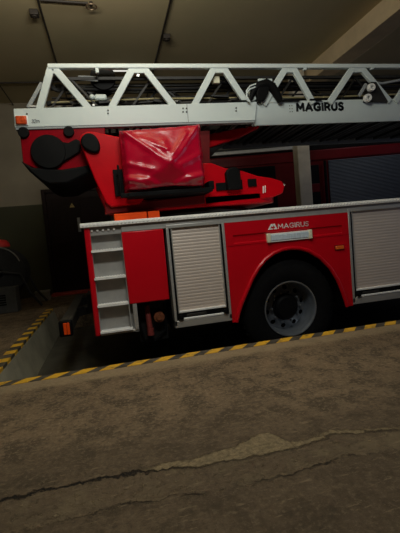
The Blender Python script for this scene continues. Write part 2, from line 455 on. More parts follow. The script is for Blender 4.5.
# door in the back wall
m = MB(); m.box(-1.33, -1.25, 9.20, 9.31, 0, 2.30); m.box(.0, .08, 9.20, 9.31, 0, 2.30); m.box(-1.25, .0, 9.20, 9.31, 2.22, 2.30)
m.box(-1.25, .0, 9.24, 9.30, .05, 2.22)
for x0, x1 in ((-1.15, -.70), (-.56, -.11)):
    for z0, z1 in ((.2, .95), (1.1, 2.08)): m.box(x0, x1, 9.225, 9.25, z0, z1)
door = struct(m.build('door_1', M['wood'], None, .008))
hx = P(79, 224, 9.2).x + .52; hz = P(79, 224, 9.2).z - 1.33
h = MB(); h.cyl((hx - .52, 9.25, hz + 1.36), (hx - .52, 9.17, hz + 1.36), .014); h.bar((hx - .52, 9.175, hz + 1.37), (hx - .52, 9.175, hz + 1.22), .03, .025); h.box(hx - .55, hx - .49, 9.215, 9.226, hz + 1.16, hz + 1.47)
h.build('door_handle', M['alud'], door, .003)
struct(MB().box(-1.33, .08, 8.95, 9.21, 0, .06).build('trim_3', M['sill'], None, .01))
m = MB(); c = P(72, 205.5, 9.22)
m.prism([(c.x - .055, c.z - .04), (c.x + .055, c.z - .04), (c.x, c.z + .055)], 9.212, 9.226)
sgn = m.build('warning_sign', mat('sign_yellow', (.55, .40, .12), .5, var=.1))
tag(sgn, 'small yellow triangular warning sign on the dark brown door', 'sign')
m = MB(); m.prism([(c.x - .012, c.z - .024), (c.x + .008, c.z - .005), (c.x - .002, c.z - .002), (c.x + .01, c.z + .028), (c.x - .012, c.z + .004), (c.x, c.z + .001)], 9.209, 9.213)
m.build('symbol', M['letter'], sgn)

# ceiling pipes, boxes, lamps
def conduit(name, label, pts, r=.014):
    t = MB(); t.sweep(pts, r, 8)
    return tag(t.build(name, M['pipe']), label, 'pipe', 'conduits on the ceiling')


zc = ZC - .018
conduit('electrical_conduit', 'thin dark conduit on the ceiling running back past the junction box above the ladder tip', [(-.555, 1.0, zc), (-.555, 9.25, zc)])
conduit('electrical_conduit', 'thin dark conduit on the ceiling running back beside the tube light', [(1.10, 1.0, zc), (1.12, 9.25, zc)])
conduit('electrical_conduit', 'thin conduit crossing the ceiling near the back wall at the upper left', [(-4.9, 8.25, zc), (-.58, 8.12, zc)])
conduit('electrical_conduit', 'short conduit seen beyond the left tip of the ladder, running towards the back wall', [(-1.66, 4.6, zc - .03), (-1.67, 9.25, zc - .03)], .011)
def jbox(x, y, label):
    t = thing('junction_box', label, 'junction box', (x, y, ZC - .07), 'ceiling junction boxes')
    MB().box(x - .055, x + .055, y - .055, y + .055, ZC - .07, ZC).build('box', M['pipe'], t, .008)
    b = MB(); b.cyl((x, y, ZC - .07), (x, y, ZC - .085), .035, 18); b.build('cover', M['pipe'], t)


jbox(-.645, 5.78, 'small dark junction box on the conduit above the left end of the ladder')
jbox(1.185, 6.35, 'small dark junction box on the conduit above the middle of the ladder')
t = thing('pendant_hook', 'thin arm ending in a ring, fixed under the ceiling at the upper left', 'ceiling fitting', (.09, 5.54, ZC - .12))
MB().cyl((-.53, 5.50, zc), (.05, 5.54, zc), .016, 10).build('arm', M['pipe'], t)
MB().cyl((.09, 5.54, ZC), (.09, 5.54, ZC - .055), .02, 12).build('stem', M['pipe'], t)
r = MB(); r.sweep([(.09 + .065 * math.cos(a * math.pi / 12), 5.54 + .065 * math.sin(a * math.pi / 12), ZC - .06) for a in range(24)], .010, 8, True)
r.build('ring', mat('ring_brass', (.20, .14, .09), .4, .5), t)
t = thing('tube_light', 'white ceiling tube light just above the ladder top rail', 'ceiling light', (.62, 7.45, ZC - .11))
MB().box(.25, 1.0, 7.39, 7.55, ZC - .06, ZC).build('housing', M['white'], t, .008)
MB().cyl((.29, 7.47, ZC - .08), (.96, 7.47, ZC - .08), .018, 12).build('tube', M['tube'], t)
for xx in (.25, .96): MB().box(xx, xx + .04, 7.43, 7.51, ZC - .11, ZC - .06).build('end_cap', M['white'], t, .004)

# ------------------------------------------------------------------ fire engine: body
Y0, Y1, XA, XB = 3.95, 6.45, -0.22, 5.2
truck = thing('fire_truck', 'red ladder fire truck with a grey-white aerial ladder, parked in the sunken bay', 'fire truck', (2.4, 5.2, ZP))
core = MB()
core.box(.15, .55, 4.35, Y1, .32, 1.13); core.box(.55, 1.2, 4.2, Y1, .10, 1.13); core.box(2.55, XB, 4.08, Y1, .10, 1.13); core.box(1.2, 2.55, 4.75, Y1, .3, 1.13)
core.box(1.15, 2.58, 4.0, Y1, .86, 1.13); core.box(-.2, .2, 4.30, Y1, .2, 1.13)
core.build('body_core', M['black'], truck)
m = MB()
m.prism([(.555, ZP + .45), (1.17, ZP + .45), (1.17, .10), (.555, .10)], 4.2, 6.2); m.box(-.1, XB, 4.75, 4.85, .0, .25); m.box(-.1, XB, 5.55, 5.65, .0, .25)
m.box(.2, .5, 4.15, 4.5, -.02, .40)
m.build('chassis', M['dark'], truck, .01)
m = MB(); m.sweep([(.30, 4.12, .36), (.30, 4.08, .25), (.31, 4.10, .06)], .028, 10); m.cyl((.31, 4.09, .13), (.31, 4.09, .06), .035, 12)
m.build('hose_coupling', mat('coupling_red', (.22, .035, .03), .5, var=.4, scale=20), truck)
m = MB(); m.cyl((.41, 4.14, .24), (.41, 4.06, .24), .055, 18); m.cyl((.41, 4.06, .24), (.41, 4.04, .24), .03, 14)
m.build('outlet_cap', mat('cap_rust', (.20, .06, .025), .5, var=.4, scale=30), truck)
m = MB(); m.sweep([(.22, 4.1, .38), (.2, 4.1, .2), (.24, 4.12, .02), (.36, 4.15, -.02), (.47, 4.12, .08), (.48, 4.1, .38)], .014, 8)
m.build('air_hose', M['black'], truck)

# deck edge of tread plate
m = MB(); m.box(-.26, XB, 3.925, 4.0, 1.205, 1.247); m.box(-.26, XB, 4.0, Y1, 1.215, 1.235)
k = 0; x = -.24
while x < XB:
    m.bar((x, 3.922, 1.218), (x + .016, 3.922, 1.236), .012, .010, (0, 1, 0)); x += .036
edge = m.build('deck_edge', M['tread'], truck, .004); edge['label'] = 'bright tread plate deck edge'
m = MB(); m.box(.118, XB, 3.952, 4.0, 1.135, 1.205); m.box(-.178, .118, 3.975, 4.0, 1.190, 1.205)
m.build('deck_rail', M['alud'], truck, .004)

# step recess at the rear corner
st = part('access_steps', truck)
m = MB(); m.prism([(-.234, .150), (-.182, .150), (-.174, 1.20), (-.229, 1.20)], Y0, 4.3)
m.build('corner_post', M['red'], st, .012)
m = MB(); m.box(-.182, .175, 4.045, 4.06, .17, 1.19); m.build('back_plate', M['alud'], st)
for x in (-.182, .112):
    m = MB(); m.box(x, x + .008, 3.972, 4.05, .15, 1.19); m.build('side_cheek', M['alud'], st)
for zt in (.984, .718, .452):
    m = MB(); m.box(-.184, .114, 3.935, 4.05, zt - .022, zt)
    for q in range(11): m.box(-.178 + q * .0265, -.164 + q * .0265, 3.932, 4.03, zt, zt + .005)
    m.build('step', M['tread'], st, .003)
m = MB(); m.box(-.184, .128, 3.935, 4.05, .172, .192); m.build('step', M['tread'], st, .003)
m = MB(); m.box(-.182, .19, 3.955, 4.06, .150, .172); m.box(.150, .19, 3.955, 4.06, .145, .44)
m.build('step_frame', M['alu'], st, .004)
m = MB(); m.box(-.178, .112, 3.972, 4.1, 1.125, 1.195)
m.build('header', M['alud'], st)
for q in range(5):
    m = MB(); m.cyl((-.158 + q * .052, 3.973, 1.170), (-.158 + q * .052, 3.958, 1.170), .014, 14, .009); m.build('rivet', M['tread'], st)
# plain red panel
m = MB(); m.prism([(.120, .425), (.520, .425), (.523, 1.135), (.115, 1.135)], Y0, 3.985)
m.build('side_panel', M['red'], truck, .01)

# roller shutters
def shutter(x0, x1, zb, zt):
    t = part('roller_shutter', truck)
    f = MB(); f.box(x0, x0 + .026, 3.945, 4.1, zb - .06, zt); f.box(x1 - .026, x1, 3.945, 4.1, zb - .06, zt)
    f.box(x0, x1, 3.945, 4.1, zb - .08, zb - .008); f.box(x0, x1, 3.945, 4.1, zt - .005, zt + .03)
    f.build('shutter_frame', M['alu'], t, .004)
    for a in (x0 + .026, x1 - .048):
        s = MB(); s.box(a, a + .022, 3.953, 4.05, zb - .01, zt); s.build('seal', M['black'], t)
    for a in (x0 + .048, x1 - .058):
        s = MB(); s.box(a, a + .010, 3.953, 4.05, zb, zt); s.build('guide', M['alu'], t)
    n = int((zt - zb - .085) / .032); h = (zt - zb - .085) / n; pr = []
    for i in range(n):
        z = zb + .085 + i * h
        pr += [(3.9712, z), (3.9697, z + h * .14), (3.9690, z + h * .38), (3.9690, z + h * .66), (3.9697, z + h * .92)]
    pr += [(3.9745, zt), (4.02, zt), (4.02, zb + .085)]
    g = MB(); g.prism_x(pr, x0 + .058, x1 - .058); g.build('slat_curtain', M['slat'], t, 0, 60)
    b = MB(); b.box(x0 + .040, x1 - .040, 3.950, 4.02, zb, zb + .068); b.build('bottom_rail', M['black'], t, .006)
    b = MB(); b.box(x0 + .056, x1 - .056, 3.948, 4.0, zb + .068, zb + .088); b.build('end_slat', M['tread'], t, .003)
    c = MB(); c.box(x0 + .05, x1 - .05, 3.940, 3.96, zb - .006, zb + .016)
    c.build('lift_bar', M['tread'], t, .005)
    for xx in (x0 + .068, x1 - .062):
        k = MB(); k.cyl((xx, 3.95, zb + .026), (xx, 3.925, zb + .026), .026, 14); k.cyl((xx, 3.925, zb + .026), (xx, 3.918, zb + .026), .010, 10); k.build('latch', M['black'], t, .003)
    p = MB(); p.prism([(x0 + .12, zb + .024), (x0 + .34, zb + .024), (x0 + .33, zb + .05), (x0 + .13, zb + .05)], 3.942, 3.952); p.build('pull_handle', M['grimeshade'], t, .003)


shutter(.550, 1.150, .205, 1.135)
shutter(2.565, 3.88, .19, 1.145)
shutter(3.89, 5.19, .19, 1.145)

# wheel arch panel, with two pressed lines
arch = [(1.192, .10), (1.225, .20), (1.27, .30), (1.339, .423), (1.405, .54), (1.480, .639), (1.565, .72), (1.66, .775), (1.76, .805), (1.857, .812), (1.96, .800), (2.062, .765),
        (2.19, .68), (2.31, .549), (2.39, .41), (2.44, .27), (2.47, .17), (2.486, .10)]
wp = part('wheel_arch_panel', truck)
m = MB()
m.prism([(1.152, .10), (1.152, .895), (1.20, .895), (2.50, .895), (2.563, .895), (2.563, .10)] + arch[::-1], Y0, 3.99)
pr = [(Y0, .89), (Y0, .915), (Y0 + .014, .925), (Y0 + .014, .992), (Y0, 1.004), (Y0, 1.135), (3.99, 1.135), (3.99, .89)]
m.prism_x(pr, 1.235, 2.485)
m.box(1.152, 1.235, Y0, 3.99, .89, 1.135); m.box(2.485, 2.563, Y0, 3.99, .89, 1.135)
m.build('panel', M['red'], wp, 0, 30)
m = MB(); m.sweep([(a, Y0 - .004, b) for a, b in arch], .021, 10, flat=1.0)
m.build('arch_lip', M['red'], wp)
m = MB()
n = len(arch)
m.add([(a, 3.98, b) for a, b in arch] + [(a, 4.9, b) for a, b in arch], [(i, i + 1, n + i + 1, n + i) for i in range(n - 1)])
m.build('arch_liner', M['black'], wp)
lm = part('side_lamp', truck)
MB().box(1.625, 2.085, 3.925, 3.96, .905, .972).build('lamp_glass', M['glass'], lm, .008)
f = MB(); f.box(1.615, 2.095, 3.930, 3.965, .966, .984); f.box(1.615, 2.095, 3.930, 3.965, .893, .908); f.build('lamp_rim', M['white'], lm, .003)
for a, b in ((1.598, 1.638), (2.072, 2.112)): MB().box(a, b, 3.918, 3.965, .890, .988).build('end_cap', M['cream'], lm, .008)
ml = part('marker_lamp', truck)
MB().box(2.385, 2.485, 3.93, 3.955, .742, .782).build('lens', M['lens'], ml, .006)
MB().box(2.378, 2.492, 3.942, 3.956, .735, .789).build('lamp_base', M['deepred'], ml, .003)
lettering('lettering', 'MAGIRUS', 1.735, 2.092, 1.026, 1.080, Y0 + .0005, M['white'], truck, .17)['label'] = 'white maker lettering'
# twin-peak emblem
m = MB(); ex, ez = 1.620, 1.026
m.prism([(ex, ez), (ex + .040, ez + .058), (ex + .062, ez + .058), (ex + .028, ez + .012), (ex + .052, ez + .012), (ex + .060, ez)], Y0 - .002, Y0 + .001)
m.prism([(ex + .046, ez + .035), (ex + .068, ez + .058), (ex + .082, ez + .058), (ex + .108, ez), (ex + .072, ez), (ex + .066, ez + .012), (ex + .086, ez + .012), (ex + .070, ez + .044), (ex + .058, ez + .026)], Y0 - .002, Y0 + .001)
m.build('emblem', M['white'], truck)['label'] = 'white twin-peak emblem'

# rear wheels
def wheel(y, cx=1.838, cz=.15, R=.545):
    t = part('wheel', truck)
    m = MB(); m.lathe_y([(.285, y + .02), (.31, y), (.40, y - .012), (.47, y - .004), (.515, y + .02), (R - .008, y + .04), (R, y + .07), (R, y + .23), (.51, y + .28), (.40, y + .30), (.285, y + .28)], cx, cz, 64, True)
    for q in range(44):
        a = q * math.tau / 44
        m.bar((cx + R * math.cos(a), y + .06, cz + R * math.sin(a)), (cx + R * math.cos(a), y + .24, cz + R * math.sin(a)), .028, .02, (math.cos(a), 0, math.sin(a)))
    m.build('tyre', M['rubber'], t)
    m = MB(); m.lathe_y([(.284, y + .012), (.292, y - .004), (.302, y - .006), (.305, y + .004), (.30, y + .02), (.284, y + .05), (.272, y + .10), (.262, y + .20), (.27, y + .26), (.28, y + .26), (.28, y + .03)], cx, cz, 64, True)
    m.build('rim', M['rim'], t)
    # dished disc with round hand holes
    bm = bmesh.new()
    def ring(x, z, r, n):
        vs = [bm.verts.new((x + r * math.cos(math.tau * i / n), 0, z + r * math.sin(math.tau * i / n))) for i in range(n)]
        for i in range(n): bm.edges.new((vs[i], vs[(i + 1) % n]))
    ring(0, 0, .264, 56); ring(0, 0, .10, 32)
    for q in range(10):
        a = q * math.tau / 10 + .2; ring(.218 * math.cos(a), .218 * math.sin(a), .027, 14)
    bmesh.ops.triangle_fill(bm, edges=bm.edges[:], use_beauty=True)
    m = MB(); bm.verts.index_update()
    m.add([(cx + v.co.x, y + .195 - .05 * max(0, 1 - max(0, (math.hypot(v.co.x, v.co.z) - .13) / .12)), cz + v.co.z) for v in bm.verts], [tuple(v.index for v in f.verts) for f in bm.faces])
    bm.free()
    m.build('wheel_disc', M['disc'], t)
    m = MB(); m.lathe_y([(.150, y + .17), (.150, y + .14), (.135, y + .13), (.130, y + .10), (.11, y + .08), (.03, y + .075)], cx, cz, 36)
    m.build('hub', M['black'], t)
    for q in range(10 if y < 4.2 else 0):
        a = q * math.tau / 10; m = MB(); m.cyl((cx + .170 * math.cos(a), y + .15, cz + .170 * math.sin(a)), (cx + .170 * math.cos(a), y + .115, cz + .170 * math.sin(a)), .012, 6); m.build('wheel_nut', M['disc'], t)
    MB().lathe_y([(.27, y + .24), (.1, y + .25), (.02, y + .25)], cx, cz, 32).build('brake_drum', M['black'], t)


wheel(4.0); wheel(4.36)
# rear underrun bar with its end lamp
m = MB(); m.box(-.585, -.465, 4.22, 6.3, .16, .30)
ub = m.build('underrun_bar', mat('worn_grey_bar', (.055, .05, .042), .5, .3, var=.3), truck, .015)
MB().box(-.59, -.46, 4.17, 4.23, .145, .305).build('end_cap', M['black'], ub, .012)
m = MB(); m.box(-.545, -.515, 4.163, 4.172, .165, .285); m.box(-.512, -.485, 4.163, 4.172, .165, .285); m.build('reflector', M['orange'], ub, .003)['label'] = 'orange reflector'
for yy in (5.0, 5.9): MB().bar((-.52, yy, .24), (-.1, yy, .30), .1, .1).build('bracket', M['dark'], ub)
m = MB(); m.cyl((-.30, 4.75, .42), (-.20, 4.75, .42), .06, 16); m.box(-.32, -.18, 4.6, 4.9, .28, .50); m.cyl((-.36, 4.7, .33), (-.32, 4.7, .33), .02, 10)
m.build('tow_coupling', M['dark'], truck, .008)

# ------------------------------------------------------------------ turntable and lifting frame
tt = part('turntable', truck)
m = MB(); m.lathe_z([(.78, 1.235), (.80, 1.25), (.80, 1.30), (.72, 1.34)], 1.05, 5.2, 56); m.build('slewing_ring', M['dark'], tt)
yT = 4.42
m = MB()
m.prism([PX(*q, yT) for q in [(205, 205), (203, 163), (212, 163), (225, 168), (232, 169), (243, 171), (258, 176), (272, 178), (282, 181), (285, 186), (283, 193), (274, 197), (262, 199), (240, 201)]], yT, yT + .10)
m.build('side_frame', M['boomred'], tt, .012)
m = MB()
m.prism_z([(.25, 4.42), (1.75, 4.42), (1.93, 4.50), (2.0, 4.62), (2.0, 5.78), (1.93, 5.9), (1.75, 5.98), (.25, 5.98), (.12, 5.85), (.12, 4.55)], 1.345, 1.47)
m.build('platform', M['boomred'], tt, .015)
m = MB()
for a, b in [((216, 183), (227, 190)), ((248, 179), (257, 186)), ((238, 180), (243, 189))]:
    p, q = P(*a, 4.40), P(*b, 4.40); m = MB(); m.box(p.x, q.x, 4.40, 4.44, q.z, p.z)
    m.build('recess_cover', M['black'], tt, .004)
m = MB(); p = P(226, 167, 4.34); q = P(242, 189, 4.34)
m.prism([(p.x, q.z), (p.x - .005, p.z - .06), (p.x + .03, p.z - .012), (p.x + .09, p.z), (q.x - .03, p.z - .012), (q.x, p.z - .05), (q.x, q.z)], 4.34, 4.42)
m.build('control_pod', M['black'], tt, .015)
m = MB(); p = P(264, 190, 4.415); m.bar((p.x - .012, 4.414, p.z - .035), (p.x - .006, 4.414, p.z + .045), .012, .01); m.bar((p.x + .012, 4.414, p.z - .03), (p.x + .018, 4.414, p.z + .05), .009, .01)
m.build('tick_mark', M['white'], tt)
m = MB(); p = P(283, 184, 4.43); m.cyl((p.x, 4.45, p.z - .01), (p.x + .02, 4.43, p.z + .0), .02, 14); m.build('end_glint', M['chrome'], tt)  # highlight on the rounded frame end, set in as a bright stud
m = MB(); m.box(.40, 1.65, 4.50, 5.9, 1.47, 1.60); m.box(.5, 1.1, 4.6, 5.8, 1.58, 1.95); m.build('winch_block', M['black'], tt, .02)
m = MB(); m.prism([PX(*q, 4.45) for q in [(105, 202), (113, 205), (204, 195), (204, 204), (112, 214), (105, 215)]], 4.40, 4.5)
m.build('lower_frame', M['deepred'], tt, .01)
p, q = P(114, 214.0, 4.25), P(160, 217, 4.25)
m = MB(); m.box(p.x, P(147, 210, 4.25).x - .006, 4.25, 4.6, 1.247, p.z); m.box(P(147, 210, 4.25).x + .006, q.x, 4.25, 4.6, 1.247, p.z - .0)
m.build('orange_guard', M['orange'], tt, .006)['label'] = 'orange guard panel'

lf = part('lifting_frame', truck)
yA = 4.36
outl = [(80, 143), (79.5, 138), (82, 134), (87, 131.5), (93, 131.5), (120, 137), (150, 140), (150, 190), (140, 204), (120, 206), (111, 207), (106, 203), (95, 180)]
m = MB(); m.prism([PX(*q, yA) for q in outl], yA, yA + .10); m.build('arm', M['boomred'], lf, .012)
m = MB(); m.prism([PX(*q, yA) for q in outl], 5.84, 5.94); m.build('arm', M['boomred'], lf, .012)
# pivot cap, tilted oval
m = MB(); cx, cz = PX(90.5, 143.5, yA); vs = []
for i in range(24):
    a = math.tau * i / 24; r = .105 if math.cos(a) > -.2 else .088
    u = .118 * math.cos(a) * (1 if math.cos(a) > 0 else .85); v = .082 * math.sin(a) * (1.05 - .15 * math.cos(a))
    vs.append((cx + u * .62 + v * .78, cz - u * .78 + v * .62))
m.prism(vs, yA - .045, yA + .01); m.build('pivot_cap', M['black'], lf, .018, 35, 3)
m = MB(); p = P(112.5, 170, yA - .01); q = P(125, 196, yA - .01); m.box(p.x, q.x, yA - .035, yA + .01, q.z, p.z)
for z in (p.z - .06, p.z - .15, q.z + .05): m.cyl((p.x + .05, yA - .035, z), (p.x + .05, yA - .05, z), .014, 10)
m.build('hinge_block', M['black'], lf, .006)
m = MB(); m.prism([PX(*x, 4.80) for x in [(200, 136), (258, 124), (260, 127), (240, 137), (203, 150)]], 4.80, 4.90)
m.build('upper_arm', M['boomred'], lf, .012)
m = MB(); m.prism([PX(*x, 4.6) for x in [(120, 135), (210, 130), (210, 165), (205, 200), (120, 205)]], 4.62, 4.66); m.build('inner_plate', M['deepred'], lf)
m = MB(); m.cyl((.55, 4.9, 1.6), (1.5, 4.9, 2.2), .075, 18); m.cyl((.55, 5.5, 1.6), (1.5, 5.5, 2.2), .075, 18); m.build('lift_cylinder', M['grimeshade'], lf)

# ladder heel bracket below the left end of the ladder
hb = part('heel_bracket', truck)
yH = 4.52
m = MB(); m.prism([PX(*q, yH) for q in [(19, 126), (105, 120), (105, 163), (98, 167), (62, 171), (36, 169), (23, 163)]], yH, yH + .06)
m.build('bracket_plate', mat('bracket_red_paint', (.26, .002, .008), .35, var=.15, scale=4, spec=.06), hb, .008)
m = MB(); m.prism([PX(*q, yH) for q in [(21, 161), (33, 168), (62, 170), (98, 164), (96, 171), (80, 178), (68, 184), (50, 185), (41, 181), (30, 172)]], yH - .04, yH + 1.2)
m.build('lower_guard', M['black'], hb, .02)
cx, cz = PX(49, 152.5, yH)
m = MB(); m.lathe_y([(.172, yH + .01), (.178, yH - .03), (.168, yH - .055), (.02, yH - .06)], cx, cz, 40)
m.build('drum_cover', M['black'], hb)
m = MB(); m.prism([PX(*q, yH - .03) for q in [(56, 139), (62, 142), (68, 143), (76, 139), (82, 142), (80, 152), (72, 157), (62, 163), (54, 167), (48, 167)]], yH - .045, yH + .01)
m.build('drum_arm', M['black'], hb, .012)
for q in [(24, 133), (69, 132)]:
    p = P(*q, yH); MB().cyl((p.x, yH + .01, p.z), (p.x, yH - .035, p.z), .055, 18).build('end_stop', M['black'], hb, .006)

# ------------------------------------------------------------------ aerial ladder
la = part('aerial_ladder', truck)
XE = 6.6
zb0, zb1, zt0, zt1 = 2.305, 2.515, 2.895, 2.940
VEES = []
for bl, tl, tr, br in ((38.5, 51, 54, 88), (111, 133.5, 144, 174), (194, 215, 224, 248), (264, 287, 294, 314), (330, 354, 362, 391)):
    VEES.append((P(bl, 104, 4.5).x, P(tl, 70, 4.5).x, P(tr, 70, 4.5).x, P(br, 102, 4.5).x))
for q in range(1, 4): VEES.append(tuple(v + .93 * q for v in VEES[4]))
for yn, sgnn in ((4.50, 1), (5.90, -1)):
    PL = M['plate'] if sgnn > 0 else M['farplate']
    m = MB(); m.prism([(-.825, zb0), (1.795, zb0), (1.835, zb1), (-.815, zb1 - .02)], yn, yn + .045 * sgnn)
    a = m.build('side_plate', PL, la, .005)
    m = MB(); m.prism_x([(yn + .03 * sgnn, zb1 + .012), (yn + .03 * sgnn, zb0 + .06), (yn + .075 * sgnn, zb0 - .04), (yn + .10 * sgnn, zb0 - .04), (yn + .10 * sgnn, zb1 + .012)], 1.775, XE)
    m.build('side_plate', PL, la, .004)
    m = MB(); m.box(-.82, 1.79, min(yn + .005 * sgnn, yn + .09 * sgnn), max(yn + .005 * sgnn, yn + .09 * sgnn), zb0 - .022, zb0)
    m.build('lower_flange', M['grey'], la, .003)
    m = MB(); m.box(-.435, XE, min(yn - .005 * sgnn, yn + .06 * sgnn), max(yn - .005 * sgnn, yn + .06 * sgnn), zt0, zt1 + .004)
    m.build('top_rail', PL, la, .008)
    yc = yn + .025 * sgnn

    def brace(x0, x1):
        b = MB(); b.bar((x0, yc, zb1 - .03), (x1, yc, zt0 + .01), .074, .042); b.build('brace', PL, la, .006)
    for k, (a0, a1, c1, c0) in enumerate(VEES):
        brace(a0, a1); brace(c0, c1)
        b = MB(); xa = (a1 + c1) / 2; hw = (c1 - a1) / 2 + .03
        b.prism([(xa - hw, zt0 + .005), (xa + hw, zt0 + .005), (xa + hw - .02, zt0 - .05), (xa - hw + .02, zt0 - .05)], yc - .02, yc + .02)
        b.build('gusset', PL, la, .004)
# rungs and cross members of the outer section
for i in range(22):
    MB().bar((-.70 + i * .34, 4.55, 2.36), (-.70 + i * .34, 5.85, 2.36), .035, .03, (0, 0, 1)).build('rung', M['grey'], la)
# three nested inner sections
for k in range(3):
    yi, z0, z1 = 4.62 + .10 * k, 2.40 + .045 * k, 2.845 - .035 * k
    x0 = -.62 + .10 * k
    m = MB()
    for s in (-1, 1):
        yc = 5.2 + s * (5.2 - yi)
        m.box(x0, XE, yc - .025, yc + .025, z0, z0 + .07); m.box(x0 + .12, XE, yc - .02, yc + .02, z1 - .03, z1)
        x = x0 + .1
        while x < XE - .6:
            m.bar((x, yc, z0 + .05), (x + .30, yc, z1 - .02), .022, .02); m.bar((x + .62, yc, z0 + .05), (x + .30, yc, z1 - .02), .022, .02); x += .86 + .03 * k
    x = x0 + .05
    while x < XE:
        m.bar((x, 5.2 - (5.2 - yi), z0 + .03), (x, 5.2 + (5.2 - yi), z0 + .03), .03, .028, (0, 0, 1)); x += .31
    m.build('inner_section', [M['grimeshade'], M['dark'], M['grimeshade']][k], la)  # dark colour holds the shadow under the top rail
m = MB(); m.bar(P(28, 108, 4.64), P(42, 83, 4.64), .04, .03); m.build('tip_brace', M['grey'], la, .005)
# machinery under and inside the ladder
m = MB(); m.box(1.7, XE, 4.72, 5.75, 2.33, 2.40)
for i in range(46): m.box(1.75 + i * .105, 1.80 + i * .105, 4.69, 5.76, 2.295 + .012 * (i % 3), 2.36)
m.build('cable_chain', M['dark'], la, .008)
random.seed(3)
for i in range(46):
    x = random.uniform(-.7, 1.75) if i < 36 else random.uniform(1.8, 4.2)
    y = random.uniform(4.6, 5.0); L = random.uniform(.06, .30); z = random.uniform(2.52, 2.64); a = random.uniform(-.25, .45)
    m = MB(); m.bar((x, y, z), (x + L * math.cos(a), y + random.uniform(-.06, .06), z + L * math.sin(a) * .5), random.uniform(.012, .05), random.uniform(.02, .05))
    m.build('bracket', M['dark' if i % 2 else 'grimeshade'], la, .004)
for i in range(30):
    x = random.uniform(-.7, 1.7); y = random.uniform(4.58, 4.75); L = random.uniform(.05, .26); z = random.uniform(2.52, 2.60); a = random.uniform(-.3, .4)
    m = MB(); m.bar((x, y, z), (x + L, y, z + L * math.sin(a) * .5), random.uniform(.012, .03), .03)
    m.build('fitting', M['alu' if i % 3 == 0 else 'grimeshade'], la, .003)
for z, y, mm, nm in ((2.60, 4.62, 'yellow', 'pull_cable'), (2.575, 4.66, 'grimeshade', 'pull_cable'), (2.62, 4.72, 'black', 'hydraulic_line'), (2.655, 4.7, 'grimeshade', 'hydraulic_line'), (2.75, 4.7, 'dark', 'guide_rail'), (2.535, 4.60, 'black', 'hydraulic_line')):
    m = MB(); m.sweep([(-.45 + .06 * j * 18, y, z + .012 * math.sin(j * 2.3 + y * 50)) for j in range(8)], .011 if nm != 'guide_rail' else .018, 8)
    m.build(nm, M[mm], la)
p = P(103, 80, 4.75)
m = MB(); m.lathe_y([(.05, 4.66), (.135, 4.66), (.14, 4.70), (.10, 4.71), (.10, 4.84), (.14, 4.85), (.14, 4.89), (.05, 4.89)], p.x, p.z, 36); m.build('cable_drum', M['black'], la)
a, b = P(78, 78, 4.62), P(98, 79, 4.62)
m = MB(); m.bar(a, b, .055, .02); m.cyl((b.x - .02, 4.60, b.z), (b.x - .02, 4.64, b.z), .016, 12); m.build('drum_link', M['grey'], la, .006)
p = P(58, 84, 4.7); m = MB(); m.lathe_y([(.05, 4.68), (.085, 4.68), (.085, 4.72), (.05, 4.72)], p.x, p.z, 28, True); m.build('guide_pulley', M['dark'], la)
a = P(101, 97, 4.6); m = MB(); m.box(a.x - .07, a.x + .06, 4.57, 4.68, a.z - .04, a.z + .025); m.cyl((a.x - .07, 4.6, a.z), (a.x - .12, 4.6, a.z), .03, 12); m.build('sensor_box', M['plate'], la, .02)
a = P(215.5, 80.5, 4.6); m = MB(); m.box(a.x - .035, a.x + .045, 4.57, 4.64, a.z - .04, a.z + .04); m.build('junction_box', M['cream'], la, .008)
for dz in (.02, -.015):
    m = MB(); m.sweep([(a.x + .04, 4.6, a.z + dz), (a.x + .13, 4.6, a.z + dz - .015), (a.x + .25, 4.62, a.z + dz - .03)], .013, 8); m.build('box_cable', M['black'], la)
# hose bundle beside the plate joint
pts = [P(*q, 4.49) for q in [(250, 101), (253, 92), (258, 86), (266, 84), (272, 87), (277, 95), (281, 102)]]
m = MB(); m.sweep(pts, [.02, .035, .05, .06, .055, .045, .035], 12); m.build('hose_loop', M['black'], la)
a, b = P(258, 86, 4.46), P(270, 101, 4.46); m = MB(); m.prism([PX(*q, 4.47) for q in [(259, 84), (270, 84), (268, 93), (264, 101), (258, 102), (256, 94)]], 4.45, 4.56); m.build('valve_block', M['black'], la, .012)
for off in (0, 3):
    m = MB(); m.sweep([P(*q, 4.46) for q in [(256, 84 + off), (250, 86 + off), (246.5, 91 + off), (247, 97 + off), (250, 102)]], .009, 8); m.build('looped_cable', M['plate'], la)
m = MB(); m.prism([PX(*q, 4.52) for q in [(248, 92), (256, 90), (258, 99), (251, 102)]], 4.50, 4.55); m.build('cable_shield', M['plate'], la, .008)
m = MB(); m.prism([PX(*q, 4.5) for q in [(262, 102), (268, 92), (272, 91), (280, 102)]], 4.52, 4.55); m.build('lug_plate', M['plate'], la, .004)
a = P(258, 81, 4.5); b = P(272, 81, 4.5); MB().bar(a, b, .045, .03).build('cover_strip', M['plate'], la, .005)
